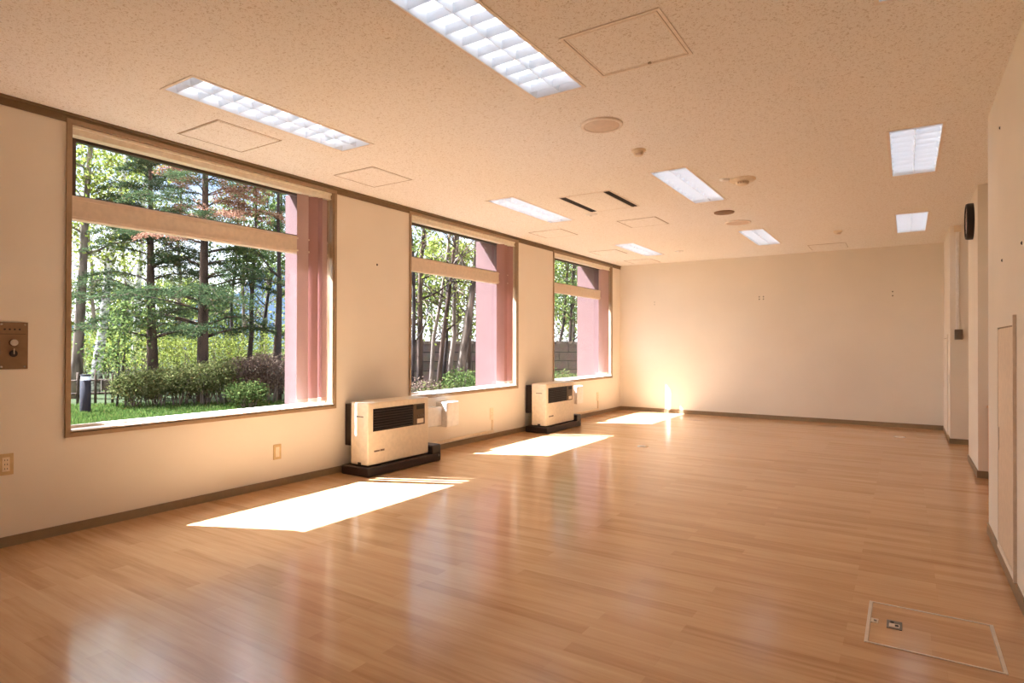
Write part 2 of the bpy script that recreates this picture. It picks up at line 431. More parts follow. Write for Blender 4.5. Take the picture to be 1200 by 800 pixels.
# ------------------------------------------------------------------ ceiling lights
def ceiling_light(x, y0, label):
    t = thing('ceiling_light', (x, y0+LL/2, H), label, 'ceiling light', 'recessed louvred ceiling lights')
    x0, x1, a, b = x-LW/2, x+LW/2, y0, y0+LL
    m = MB(); m.ring(2, x0, x1, a, b, .016, H-.004, H+.001); m.build('frame', M['flange'], t)
    m = MB(); q = .0135
    # housing: sloped reflector sides and a flat top
    for s, e in ((x0+q, 1), (x1-q, -1)):
        m.prism([(s, H), (s+e*.004, H), (s+e*.03, H+.1), (s, H+.1)], 1, a+q, b-q)
    for s, e in ((a+q, 1), (b-q, -1)):
        m.prism([(s, H), (s+e*.003, H), (s+e*.03, H+.1), (s, H+.1)], 0, x0+q, x1-q)
    m.box(x0+q, x1-q, a+q, b-q, H+.1, H+.106); m.build('housing', M['trough'], t)
    m = MB(); m.prism([(x-.001, H+.004), (x+.001, H+.004), (x+.012, H+.05), (x-.012, H+.05)], 1, a+.015, b-.015)
    m.build('spine', M['trough'], t)
    N = 9
    for k in range(N+1):
        m = MB(); yy = a+.085+(LL-.17)*k/N
        for u0, u1 in ((x0+.018, x-.003), (x+.003, x1-.018)):
            m.prism([(yy-.001, H+.006), (yy+.001, H+.006), (yy+.006, H+.022), (yy+.014, H+.042), (yy-.014, H+.042), (yy-.006, H+.022)], 0, u0, u1)
        m.build('louvre_blade', M['trough'], t)
    for dx in (-.07, .07):
        m = MB(); m.cyl((x+dx, a+.06, H+.072), (x+dx, b-.06, H+.072), .0135, n=14); tb = m.build('tube', M['tube'], t)
        for yy, e in ((a+.035, 1), (b-.035, -1)):
            m = MB(); m.box(x+dx-.018, x+dx+.018, min(yy, yy+e*.024), max(yy, yy+e*.024), H+.05, H+.1, .003); m.build('lamp_holder', M['white'], tb)
    return t
LAB = ['long louvred ceiling light in front of the nearest window, left end of its row',
       'large louvred ceiling light cut off by the top edge, nearest in the middle row',
       'louvred ceiling light in the window-side row, in front of the middle window',
       'louvred ceiling light in the middle row, beyond the square air vent',
       'louvred ceiling light near the far window and the back left corner',
       'louvred ceiling light in the middle row, closest to the back wall',
       'square-looking louvred ceiling light on the right, the nearer one above the clock',
       'small-looking louvred ceiling light on the right, closest to the back wall',
       'corner of a ceiling light just showing at the top edge, upper right']
L0 = ceiling_light(*LIGHTS[0], LAB[0])
for (x, y), lb in list(zip(LIGHTS, LAB))[1:]: dup(L0, (x, y+LL/2, H), lb)

# ------------------------------------------------------------------ ceiling hatches, vent, detectors
def hatch(x, y, s, label, style, mk):
    t = thing('ceiling_hatch', (x, y, H), label, 'ceiling hatch', 'square access hatches in the ceiling')
    x0, x1, a, b = x-s/2, x+s/2, y-s/2, y+s/2
    if style == 'frame':
        m = MB(); m.ring(2, x0, x1, a, b, .014, H-.005, H); m.build('frame', M['flange'], t)
        m = MB(); m.ring(2, x0+.014, x1-.014, a+.014, b-.014, .005, H-.002, H); m.build('groove', M['groove'], t)
        m = MB(); m.ring(2, x0+.019, x1-.019, a+.019, b-.019, .008, H-.004, H); m.build('inner_frame', M['flange'], t)
        m = MB(); m.box(x0+.027, x1-.027, a+.027, b-.027, H-.002, H); m.build('panel', M['ceil'], t)
        m = MB(); m.cyl((x+.03, b-.024, H-.007), (x+.03, b-.024, H), .009, n=12); m.build('latch', M['groove'], t)
    else:
        m = MB()
        if style == 'line': m.ring(2, x0, x1, a, b, .007, H-.002, H)
        elif style == 'y':      # wide gap on the near and far side
            m.box(x0, x1, a, a+.014, H-.002, H); m.box(x0, x1, b-.014, b, H-.002, H)
            m.box(x0, x0+.004, a+.014, b-.014, H-.002, H); m.box(x1-.004, x1, a+.014, b-.014, H-.002, H)
        else:                   # wide gap on the window and room side
            m.box(x0, x0+.013, a, b, H-.002, H); m.box(x1-.013, x1, a, b, H-.002, H)
            m.box(x0+.013, x1-.013, a, a+.004, H-.002, H); m.box(x0+.013, x1-.013, b-.004, b, H-.002, H)
        m.build('gap_shade', M['groove'], t)  # solid strip coloured as the shade in the open gap
        m = MB(); w_ = .016; m.box(x0+w_, x1-w_, a+w_, b-w_, H-.004, H); m.build('panel', M['ceil'], t)
    return t
hatch(3.11, 2.615, .465, 'square framed ceiling hatch beside the nearest large light at the top', 'frame', 0)
hatch(.425, 2.34, .46, 'ceiling hatch between the long near light and the top of the nearest window', 'y', 0)
hatch(.512, 3.545, .45, 'ceiling hatch just past the pink blind of the nearest window', 'line', 0)
hatch(1.718, 6.48, .45, 'faint ceiling hatch just beyond the slotted air vent', 'x', 0)
hatch(.535, 6.54, .455, 'ceiling hatch above the pier between the middle and far windows', 'x', 0)
hatch(.475, 8.32, .43, 'faint ceiling hatch between the far light and the far window', 'x', 0)
hatch(.56, 9.49, .46, 'ceiling hatch in the back left corner beyond the far light', 'x', 0)
hatch(3.285, 9.41, .46, 'ceiling hatch against the back wall, right of the middle', 'y', 0)

t = thing('air_vent', (1.715, 5.33, H), 'beige square ceiling air vent with two long dark slots', 'air vent')
m = MB(); m.ring(2, 1.45, 1.98, 4.97, 5.69, .01, H-.005, H); m.build('frame', M['flange'], t)
for x0 in (1.462, 1.908):
    m = MB(); m.box(x0, x0+.06, 4.985, 5.675, H-.003, H)
    sl = m.build('slot', M['slot'], t)
    for k in range(2): m = MB(); m.box(x0+.018+.022*k, x0+.021+.022*k, 4.985, 5.675, H-.006, H-.003); m.build('blade', M['slot'], sl)
m = MB(); m.box(1.53, 1.90, 4.985, 5.675, H-.004, H); m.build('panel', M['ceil'], t)

def disc(name, x, y, r, h, mats, label, cat, extra=None):
    t = thing(name, (x, y, H), label, cat)
    m = MB(); m.lathe([(r, 0), (r, -h*.6), (r*.97, -h), (r*.86, -h), (r*.84, -h*.7), (r*.83, 0)], (x, y, H)); m.build('rim', mats[0], t)
    m = MB(); m.lathe([(r*.86, -h*.6), (r*.8, -h*.9), (r*.4, -h*1.25), (0, -h*1.35)], (x, y, H)); m.build('grille', mats[1], t)
    return t
disc('ceiling_speaker', 2.592, 3.465, .132, .012, (M['flange'], M['spk']), 'large round beige ceiling speaker right of the nearest big light', 'speaker')
disc('ceiling_speaker', 2.612, 6.43, .1, .01, (M['spkdark'], M['spkdark']), 'small dark brown round ceiling speaker between two middle-row lights', 'speaker')
disc('ceiling_speaker', 2.61, 7.05, .138, .01, (M['flange'], M['spk']), 'pale round ceiling speaker just in front of the light nearest the back wall', 'speaker')

def sensor(x, y, label):
    t = thing('motion_sensor', (x, y, H), label, 'sensor', 'small white ceiling sensors')
    m = MB(); m.lathe([(.05, 0), (.05, -.008), (.042, -.014), (0, -.014)], (x, y, H), 28); m.build('base', M['plast'], t)
    m = MB(); m.lathe([(.036, -.014), (.034, -.03), (.024, -.04), (0, -.042)], (x, y, H), 24); m.build('head', M['plast'], t)
    m = MB(); m.box(x-.012, x+.03, y-.034, y-.018, H-.04, H-.024, .004); m.build('eye', M['spk'], t)
sensor(2.603, 4.06, 'small white ceiling sensor just beyond the large near speaker')
sensor(3.503, 8.22, 'small white ceiling sensor near the back wall, right of middle')
t = thing('smoke_detector', (3.05, 5.23, H), 'round cream smoke detector right of the middle-row light', 'smoke detector')
m = MB(); m.lathe([(.105, 0), (.105, -.01), (.095, -.018), (.06, -.024), (0, -.024)], (3.05, 5.23, H)); m.build('base', M['plast'], t)
m = MB(); m.lathe([(.055, -.024), (.05, -.042), (.035, -.05), (0, -.05)], (3.05, 5.23, H), 28); m.build('head', M['plast'], t)
for k in range(3): m = MB(); m.box(3.03+.02*k-.004, 3.03+.02*k+.004, 5.166, 5.18, H-.046, H-.032); m.build('vent', M['spk'], t)
t = thing('junction_cover', (2.925, 5.16, H), 'small white dome beside the round smoke detector', 'cover')
m = MB(); m.lathe([(.04, 0), (.04, -.006), (.03, -.014), (0, -.018)], (2.925, 5.16, H), 24); m.build('dome', M['white'], t)
def cover(x, y, label):
    t = thing('heat_detector', (x, y, H), label, 'heat detector', 'flat white heat detectors')
    m = MB(); m.lathe([(.06, 0), (.06, -.006), (.05, -.012), (0, -.012)], (x, y, H), 30); m.build('base', M['white'], t)
    m = MB(); m.lathe([(.022, -.012), (.02, -.02), (0, -.022)], (x, y, H), 20); m.build('head', M['white'], t)
cover(1.41, 5.79, 'flat white detector right under the slotted air vent')
cover(1.41, 8.74, 'flat white detector right of the far window-side light')

# ------------------------------------------------------------------ heaters
def heater(dy, label):
    t = thing('heater', (.2, 4.03+dy, 0), label, 'heater', 'forced flue heaters under the windows')
    Y = lambda y: y+dy
    # body: ivory case with rounded front edges
    m = MB(); m.box(.132, .347, Y(3.652), Y(4.432), .088, .622, .012, seg=3); m.build('body', M['hwhite'], t)
    m = MB(); m.box(.02, .136, Y(3.69), Y(4.39), .235, .60, .004); m.build('rear_casing', M['hdark'], t)
    m = MB(); m.box(.06, .387, Y(3.612), Y(4.57), .0, .078, .01)
    m.box(.08, .387, Y(4.44), Y(4.57), .07, .16, .014, seg=3); m.build('tray', M['hdark'], t)
    m = MB(); m.cyl((.386, Y(4.535), .055), (.391, Y(4.535), .055), .012, n=14); m.build('adjusting_foot', M['grey'], t)
    # louvred outlet
    g = MB(); g.box(.3455, .3492, Y(3.708), Y(4.21), .375, .57, .002); go = g.build('air_outlet', M['hblack'], t)
    for k in range(8):
        g = MB(); z = .388+.0228*k; T = Matrix.Translation((.351, 0, z)) @ Matrix.Rotation(R(-32), 4, 'Y')
        g.box(-.007, .007, Y(3.712), Y(4.206), -.0016, .0016, M4=T)
        g.build('louvre', M['hdark'], go)
    g = MB(); g.box(.3455, .3515, Y(4.212), Y(4.372), .375, .57, .002); cp = g.build('control_panel', M['hpanel'], t)
    g = MB(); g.box(.3515, .353, Y(4.255), Y(4.358), .52, .56, .0005); g.build('display', M['hblack'], cp)
    g = MB(); g.box(.3515, .3535, Y(4.262), Y(4.352), .388, .43, .001); g.build('label_plate', M['hwhite'], cp)
    for k in range(3): g = MB(); g.box(.3515, .356, Y(4.268+.032*k), Y(4.288+.032*k), .452, .466, .001); g.build('button', M['hgrey'], cp)
    # printed marks
    g = MB(); g.box(.347, .3476, Y(3.735), Y(3.79), .335, .342); g.box(.347, .3476, Y(3.735), Y(3.765), .303, .309); g.box(.347, .3476, Y(3.772), Y(3.792), .303, .309)
    g.box(.347, .3476, Y(3.735), Y(3.792), .27, .275); g.build('printed_marks', M['plast'], t)
    g = MB(); g.box(.347, .3478, Y(3.722), Y(3.79), .198, .211); g.box(.347, .3478, Y(3.795), Y(3.845), .197, .213); g.build('badge', M['hgrey'], t)
    g = MB(); g.box(.20, .29, Y(3.65), Y(3.6525), .5, .507); g.build('side_slot', M['hdark'], t)
    g = MB(); g.box(.225, .262, Y(3.649), Y(3.6525), .092, .112); g.build('foot_clip', M['hdark'], t)
    # slotted line round the front cover
    g = MB(); g.box(.1, .347, Y(3.652)+.0, Y(4.432), .6215, .6225); g.build('top_grille', M['hwhite'], t)
    return t
h1 = heater(0, 'ivory heater on a black floor tray right of the nearest window')
dup(h1, (.2, 4.03+3.04, 0), 'ivory heater on a black floor tray beyond the middle window')

def flue_boxes(dy, l1, l2):
    t = thing('flue_cover', (0, 4.83+dy, .37), l1, 'cover box', 'small white wall boxes beside the heaters')
    m = MB(); m.box(0, .085, 4.69+dy, 4.945+dy, .275, .472, .006); m.build('cover', M['white'], t)
    m = MB(); m.box(0, .05, 4.47+dy, 4.69+dy, .33, .42, .006); m.build('duct', M['white'], t)
    t = thing('flue_box', (0, 5.03+dy, .39), l2, 'cover box', 'taller white wall boxes beside the heaters')
    m = MB(); m.box(0, .15, 4.947+dy, 5.155+dy, .258, .518, .008); m.build('cover', M['white'], t)
    m = MB(); m.box(.15, .1512, 4.96+dy, 5.142+dy, .27, .506); m.build('lid', M['white'], t)
flue_boxes(0, 'low white box on the wall touching the right side of the near heater', 'taller white wall box under the middle window, right of the near heater')
flue_boxes(3.0, 'low white box on the wall touching the right side of the far heater', 'taller white wall box under the farthest window, right of the far heater')

def trunk(y0, y1, dz, label):
    t = thing('cable_trunking', (0, y1, .08), label, 'cable trunking')
    m = MB(); m.box(0, .024, y0, y1+.012, .072, .1, .002); m.build('run', M['plast'], t)
    m = MB(); m.box(0, .02, y1-.012, y1+.012, .1, .225, .002); m.build('riser', M['plast'], t)
trunk(4.575, 5.985, 0, 'cream cable trunking along the skirting between the two heaters')
trunk(7.63, 8.975, 0, 'cream cable trunking along the skirting under the farthest window')

def outlet(y, z, w_, h, label, mat, holes):
    t = thing('wall_outlet', (0, y, z), label, 'outlet', 'wall outlets along the left wall')
    m = MB(); m.box(0, .008, y-w_/2, y+w_/2, z-h/2, z+h/2, .002); m.build('plate', M[mat], t)
    m = MB(); m.box(.008, .0095, y-w_*.24, y+w_*.24, z-h*.33, z+h*.33, .0005); ins = m.build('insert', M['plast'], t)
    for k in range(holes):
        zz = z+(k-(holes-1)/2)*h*.2
        for dyy in (-.007, .005): m = MB(); m.box(.0095, .0101, y+dyy, y+dyy+.0025, zz-.004, zz+.004); m.build('slot', M['hdark'], ins)
outlet(1.283, .457, .07, .118, 'beige wall socket at the left edge below the bronze control plate', 'outlet', 3)
outlet(3.011, .272, .07, .118, 'beige wall socket below the nearest window', 'outlet', 0)
outlet(5.975, .295, .07, .14, 'cream wall socket above the cable trunking between the two heaters', 'plast', 2)
outlet(8.97, .29, .07, .14, 'cream wall socket above the trunking under the farthest window', 'plast', 2)

# control plate on the wall at the left edge
t = thing('control_plate', (0, 1.315, 1.115), 'bronze wall control plate with a knob and key lock, left edge', 'control plate')
m = MB(); m.box(0, .006, 1.245, 1.381, .983, 1.245, .0015); m.build('plate', M['steel'], t)
for y, z in ((1.26, 1.232), (1.366, 1.232), (1.26, .997), (1.366, .997)):
    m = MB(); m.cyl((.006, y, z), (.0085, y, z), .0055, n=12); m.build('screw', M['chrome'], t)
for k in range(4):
    m = MB(); m.cyl((.006, 1.274+.0225*k, 1.205), (.0075, 1.274+.0225*k, 1.205), .005, n=10); m.build('indicator', M['hdark'], t)
m = MB(); m.box(.006, .0066, 1.25, 1.37, 1.178, 1.18); m.build('divider_line', M['hdark'], t)
m = MB(); m.cyl((.006, 1.313, 1.131), (.022, 1.313, 1.131), .02, .018, n=24); m.build('push_button', M['chrome'], t)
m = MB(); m.cyl((.006, 1.313, 1.07), (.012, 1.313, 1.07), .019, n=24); kb = m.build('key_lock', M['hdark'], t)
m = MB(); m.box(.012, .02, 1.31, 1.316, 1.066, 1.098, .001); m.build('key_lever', M['chrome'], kb)
def screw(loc, axis, r, label, group=None):
    m = MB(); v = Vector(((1, 0, 0), (0, -1, 0), (-1, 0, 0))[axis]); p = Vector(loc)
    m.cyl(p, p+v*.003, r, r*.8, n=10); m.cyl(p+v*.003, p+v*.005, r*.6, r*.3, n=8)
    solo(m, 'wall_screw', M['screw'], loc, label, 'screw', group)
screw((0, 4.09, 1.878), 0, .011, 'small dark screw on the pier between nearest and middle windows')
for x, z in ((2.293, 1.872), (2.353, 1.872), (2.293, 1.835), (2.353, 1.835)):
    screw((x, YB, z), 1, .009, 'small dark screw in the cluster of four on the back wall', 'four screws on the back wall')
for z in (1.872, 1.815):
    screw((4.034, YB, z), 1, .009, 'small dark screw of the vertical pair at the right of the back wall', 'two screws on the back wall')
for z in (1.85, 1.81):
    screw((.622, YB, z), 1, .006, 'tiny faint screw of the pair at the left of the back wall', 'two faint screws on the back wall')
screw((4.6, 4.06, 2.27), 2, .009, 'dark screw high on the near right wall close to the ceiling')
screw((4.6, 3.99, 1.565), 2, .009, 'dark screw on the near right wall above the low door panel')
screw((4.6, 3.36, 1.565), 2, .009, 'dark screw on the near right wall at the right edge of the photo')

# ------------------------------------------------------------------ right-hand wall fittings
def wall_panel(x, y0, y1, z1, label, handle):
    t = thing('wall_door', (x, (y0+y1)/2, 0), label, 'cabinet door', None)
    m = MB(); m.ring(0, y0, y1, .058, z1, .03, x-.01, x); m.build('frame', M['wall'], t)
    m = MB(); m.box(x-.0025, x, y0+.03, y1-.03, .088, z1-.03); m.build('gap', M['casing'], t)
    m = MB(); m.box(x-.009, x-.0025, y0+.036, y1-.036, .094, z1-.038, .001); d = m.build('door', M['doorp'] if handle else M['wall'], t)
    m = MB(); m.box(x-.013, x-.009, y1-.075, y1-.055, .58, .70, .001); m.build('handle', M['alu'], d)
    m = MB(); m.box(x-.014, x, y0-.012, y0, .058, z1+.015, .002); m.build('edge_strip', M['sash'] if handle else M['wall'], t)
wall_panel(4.6, 3.53, 4.12, 1.25, 'low beige door panel in the near right wall, at the right edge', 1)
wall_panel(4.612, 8.95, 9.78, 1.25, 'low beige door panel beside the right corner of the back wall', 0)

t = thing('wall_clock', (4.7, 6.92, 2.26), 'round black-rimmed wall clock on the right-hand pillar, seen edge on', 'clock')
RX = Matrix.Rotation(R(-90), 4, 'Y')
m = MB(); m.lathe([(.165, 0), (.165, .04), (.158, .055), (.147, .055), (.145, .045)], (4.7, 6.92, 2.26), 48, RX); m.build('rim', M['clock'], t)
m = MB(); m.lathe([(.15, .04), (.15, .044), (0, .044)], (4.7, 6.92, 2.26), 48, RX); d = m.build('dial', M['dial'], t)
m = MB(); m.box(4.652, 4.654, 6.915, 6.925, 2.26, 2.34); m.build('hour_hand', M['clock'], t)
m = MB(); m.box(4.650, 4.652, 6.83, 6.92, 2.256, 2.264); m.build('minute_hand', M['clock'], t)
for k in range(12):
    m = MB(); T = Matrix.Translation((4.6545, 6.92, 2.26)) @ Matrix.Rotation(R(30*k), 4, 'X')
    m.box(-.0008, .0008, -.003, .003, .118, .138, M4=T); m.build('hour_mark', M['clock'], d)

t = thing('wall_conduit', (4.683, 8.58, 1.2), 'white vertical conduit with a grey box on the far right pillar', 'conduit')
m = MB(); m.box(4.665, 4.695, 8.562, 8.58, 1.31, 2.43, .003); m.build('pipe', M['white'], t)
m = MB(); m.box(4.648, 4.714, 8.55, 8.58, 2.425, 2.498, .004); m.build('top_box', M['plast'], t)
m = MB(); m.box(4.652, 4.728, 8.53, 8.58, 1.195, 1.31, .004); b_ = m.build('switch_box', M['hgrey'], t)
m = MB(); m.box(4.672, 4.708, 8.526, 8.53, 1.225, 1.28, .001); m.build('switch', M['hgrey'], b_)

t = thing('low_cabinet', (4.95, 6.2, 0), 'low light wood cabinet in the recess behind the near right wall', 'cabinet')
m = MB(); m.box(4.765, 5.17, 5.9, 6.485, .06, .6, .003); m.build('body', M['woodp'], t)
m = MB(); m.box(4.758, 5.175, 5.895, 6.488, .6, .62, .003); m.build('top', M['woodp'], t)
m = MB(); m.box(4.775, 5.17, 5.91, 6.48, 0, .06); m.build('plinth', M['base'], t)

# ------------------------------------------------------------------ floor fittings
t = thing('floor_hatch', (4.262, 2.88, 0), 'square floor hatch with a pale metal frame, lower right corner', 'floor hatch')
x0, x1, a, b = 4.047, 4.475, 2.662, 3.098
m = MB(); m.box(x0, x0+.012, a, b, 0, .003, .0008); m.box(x1-.012, x1, a, b, 0, .003, .0008)
m.box(x0+.012, x1-.012, a, a+.01, 0, .003, .0008); m.box(x0+.012, x1-.012, b-.01, b, 0, .003, .0008); m.build('frame', M['alu'], t)
m = MB(); m.ring(2, x0+.012, x1-.012, a+.01, b-.01, .003, 0, .0012); m.build('groove', M['groove'], t)
m = MB(); m.box(x0+.015, x1-.015, a+.013, b-.013, 0, .0016); m.build('lid', M['floor'], t)
m = MB(); m.box(x0+.014, x0+.04, 2.86, 2.905, .0016, .004, .0008); lt = m.build('pull_tab', M['alu'], t)
m = MB(); m.box(x0+.024, x0+.034, 2.876, 2.89, .004, .0048); m.build('ring_pull', M['grey'], lt)
m = MB(); m.box(4.116, 4.168, 2.838, 2.92, .0016, .005, .001); so = m.build('floor_socket', M['grey'], t)
m = MB(); m.box(4.124, 4.16, 2.85, 2.885, .005, .0062, .0005); m.build('socket_face', M['alu'], so)
m = MB(); m.box(4.128, 4.14, 2.891, 2.907, .005, .0062); m.box(4.144, 4.157, 2.858, 2.877, .0062, .0068); m.build('socket_hole', M['hblack'], so)
def floor_plate(x, y, label):
    t = thing('floor_plate', (x, y, 0), label, 'floor plate', 'round metal floor plates')
    m = MB(); m.lathe([(.06, 0), (.058, .004), (.04, .006), (.034, .005), (0, .005)], (x, y, 0), 30); m.build('cap', M['alu'], t)
    m = MB(); m.box(x-.022, x+.022, y-.003, y+.003, .005, .0068); m.build('slot', M['groove'], t)
floor_plate(1.736, 6.42, 'small round metal floor plate right of the middle sunlit patch')
floor_plate(4.12, 8.84, 'small round metal floor plate near the right end of the back wall')

# ------------------------------------------------------------------ outdoors
GZ = -.45
def at(px, F):
    """plan position for a bearing (photo column) and a forward distance from the camera"""
    r = (px-600)/708.8*F
    return 4.18-.5451*F+.8384*r, .8384*F+.5451*r
def hgt(py, F): return 1.124+(404-py)/708.8*F

g = MB(); g.box(-260, -.63, -60, 260, GZ-.4, GZ); struct(g, 'ground', M['soil'])

def leaves_mesh(P, size, flat=0., aspect=.55, name='leaf', D=None):
    """diamond leaves at points P; D optional axis directions"""
    n = len(P); s = size*(.6+.8*rng.random((n, 1)))
    if D is None:
        D = rng.normal(size=(n, 3)); D[:, 2] *= (1-flat)
    D = D/np.linalg.norm(D, axis=1, keepdims=True)
    Q = rng.normal(size=(n, 3)); Q[:, 2] += flat*2
    W = np.cross(D, Q); W /= np.linalg.norm(W, axis=1, keepdims=True)+1e-9
    V = np.empty((n, 4, 3)); V[:, 0] = P-D*s; V[:, 1] = P+W*s*aspect; V[:, 2] = P+D*s; V[:, 3] = P-W*s*aspect
    me = bpy.data.meshes.new(name); me.vertices.add(n*4); me.vertices.foreach_set('co', V.reshape(-1))
    me.loops.add(n*4); me.loops.foreach_set('vertex_index', np.arange(n*4)); me.polygons.add(n)
    me.polygons.foreach_set('loop_start', np.arange(n)*4); me.polygons.foreach_set('loop_total', np.full(n, 4))
    me.update(calc_edges=True); return me
def leaf_obj(name, P, size, mat, parent, flat=0., aspect=.55, D=None):
    me = leaves_mesh(np.asarray(P)-np.array(parent.location), size, flat, aspect, name, D); me.materials.append(mat)
    o = bpy.data.objects.new(name, me); COL.objects.link(o); o.parent = parent; return o

def bent(p0, p1, n, wob):
    p0, p1 = np.array(p0, float), np.array(p1, float); out = []
    off = np.zeros(3)
    for i in range(n+1):
        f = i/n
        if 0 < i: off = off+rng.normal(size=3)*wob/n
        out.append(p0+(p1-p0)*f+off*(1 if i < n else .7))
    return out

def broadleaf(name, px, F, h, r, lean, nb, nl, lmat, bmat, label, cat='tree', group=None, crown0=.35, cr=1.3, lsize=.06, wob=.35, sub=3, fork=None):
    x, y = at(px, F); t = thing(name, (x, y, GZ), label, cat, group)
    top = (x+lean[0], y+lean[1], GZ+h)
    T = bent((x, y, GZ), top, 9, wob)
    m = MB(); m.tube(T, [r*(1-.8*i/9) for i in range(10)], 8); m.build('trunk', bmat, t)
    m = MB(); tips = []
    for k in range(nb):
        f = crown0+(1-crown0)*(k+rng.random())/nb; i = min(8, int(f*9)); p = T[i]+(T[i+1]-T[i])*(f*9-i)
        a = rng.random()*6.283; L = cr*(1.15-.75*f)*(.6+.7*rng.random())
        q = p+np.array([math.cos(a)*L, math.sin(a)*L, L*(.3+.8*rng.random())])
        B = bent(p, q, 4, .25); rr = r*(1-.8*f)*.45
        m.tube(B, [rr, rr*.8, rr*.6, rr*.4, rr*.2], 5)
        tips += [(B[2], .3*L), (B[3], .3*L), (B[4], .35*L)]
        for _ in range(sub):
            s = B[1+int(rng.integers(3))]; e = s+rng.normal(size=3)*L*.3+np.array([0, 0, L*.15])
            m.tube([s, (s+e)/2+rng.normal(size=3)*.03, e], [rr*.4, rr*.3, rr*.12], 4); tips.append((e, .25*L))
    m.build('branches', bmat, t)
    P = []
    per = max(1, nl//max(1, len(tips)))
    for p, s in tips: P.append(p+rng.normal(size=(per, 3))*s*np.array([1, 1, .75]))
    if nl: leaf_obj('foliage', np.concatenate(P), lsize, lmat, t)
    return t

def conifer(px, F, h, r, lean, label, z_first, Lmax, nw, rusty=0, group=None, dens=1.):
    x, y = at(px, F); t = thing('conifer_tree', (x, y, GZ), label, 'tree', group)
    T = bent((x, y, GZ), (x+lean[0], y+lean[1], GZ+h), 12, .12)
    m = MB(); m.tube(T, [r*(1-.85*i/12) for i in range(13)], 10); m.build('trunk', M['bark'], t)
    m = MB(); P = []; D = []; PR = []; DR = []
    for k in range(nw):
        f = z_first+(1-z_first)*(k+.5*rng.random())/nw; i = min(11, int(f*12)); p = T[i]+(T[i+1]-T[i])*(f*12-i)
        for _ in range(3+int(rng.integers(2))):
            a = rng.random()*6.283; L = Lmax*(1.05-.85*(f-z_first)/(1-z_first))*(.55+.55*rng.random())
            d = np.array([math.cos(a), math.sin(a), 0]); n = 6
            B = [p+d*L*j/n+np.array([0, 0, L*(.18*math.sin(j/n*2.2)-.16*(j/n)**2)])+rng.normal(size=3)*.02 for j in range(n+1)]
            rr = r*.22*(1.1-f); m.tube(B, [rr*(1-.8*j/n) for j in range(n+1)], 5)
            red = rusty and .44 < f < .70 and rng.random() < .5
            side = np.array([-d[1], d[0], 0])
            for j in range(1, n*3+1):
                fj = j/(n*3)
                if fj < .22: continue
                b = np.array(B[min(n-1, int(fj*n))])+(np.array(B[min(n, int(fj*n)+1)])-np.array(B[min(n-1, int(fj*n))]))*(fj*n-int(fj*n))
                for sg in (-1, 1):
                    l = L*.36*(1.15-fj)*(.6+.6*rng.random())+.08
                    tw = d*.55+side*sg*.85+np.array([0, 0, -.3+.6*rng.random()]); tw /= np.linalg.norm(tw)
                    cnt = int((10+26*l)*dens)
                    u = rng.random((cnt, 1)); pts = b+tw*l*u+rng.normal(size=(cnt, 3))*np.array([.04, .04, .03])
                    dd = tw+rng.normal(size=(cnt, 3))*.55
                    (PR if red else P).append(pts); (DR if red else D).append(dd)
    m.build('branches', M['bark'], t)
    leaf_obj('needles', np.concatenate(P), .036, M['fir'], t, .3, .26, np.concatenate(D))
    if PR:
        o = leaf_obj('rusty_needles', np.concatenate(PR), .036, M['rust'], t, .3, .3, np.concatenate(DR)); o['label'] = 'rust brown dying needles'
    return t

# conifers seen through the nearest window
conifer(237, 16.5, 9.6, .165, (0, .05), 'tall dark conifer with straight brown trunk behind the hedge, nearest window', .17, 3.3, 24, .42, None, 1.55)
conifer(180, 17.5, 8.0, .17, (-.5, .1), 'shorter conifer with a leaning trunk left of the tall conifer', .2, 3.0, 19, 0, None, 1.5)
conifer(322, 19.5, 8.0, .09, (.2, .2), 'slender conifer beside the pink blind, seen through the nearest window', .36, 2.2, 12, 0, None, 1.2)
# birches and bare trunks
broadleaf('birch_tree', 88, 17.5, 9.5, .17, (.25, .3), 12, 2600, M['lime'], M['barkg'], 'thick grey-brown trunk at the left edge of the nearest window', crown0=.42, cr=1.7, wob=.2)
broadleaf('birch_tree', 111, 19, 9.5, .17, (.5, .8), 12, 3000, M['lime'], M['birch'], 'white leaning birch trunk behind the bollard lamp', crown0=.36, cr=1.9, wob=.25)
broadleaf('birch_tree', 156, 22, 10, .14, (.5, .3), 12, 3000, M['lime'], M['birch'], 'thin pale birch behind the shorter leaning conifer', crown0=.3, cr=2.0, wob=.3)
for px, F, h, ln, lb in ((291, 18.5, 8.5, (.25, .45), 'dark bent bare trunk right of the tall conifer'), (301, 24, 9, (.6, .7), 'pale slanting thin trunk beside the dark bent trunk'),
                         (327, 17, 8.5, (-.05, -.1), 'dark straight slim trunk right by the pink blind'), (268, 25, 9, (.1, .2), 'thin far trunk just right of the tall conifer')):
    broadleaf('slender_tree', px, F, h, .085, ln, 11, 1500, M['mid'], M['barkd'], lb, crown0=.34, cr=1.5, wob=.35)
# small saplings by the fence
for px, F, lb in ((137, 14.6, 'twin-stemmed sapling right of the bollard lamp'), (147, 15.2, 'leafy young sapling left of the hedge')):
    broadleaf('sapling', px, F, 2.4, .028, (.1, .1), 9, 700, M['mid'], M['barkd'], lb, crown0=.3, cr=.8, lsize=.045, wob=.2)

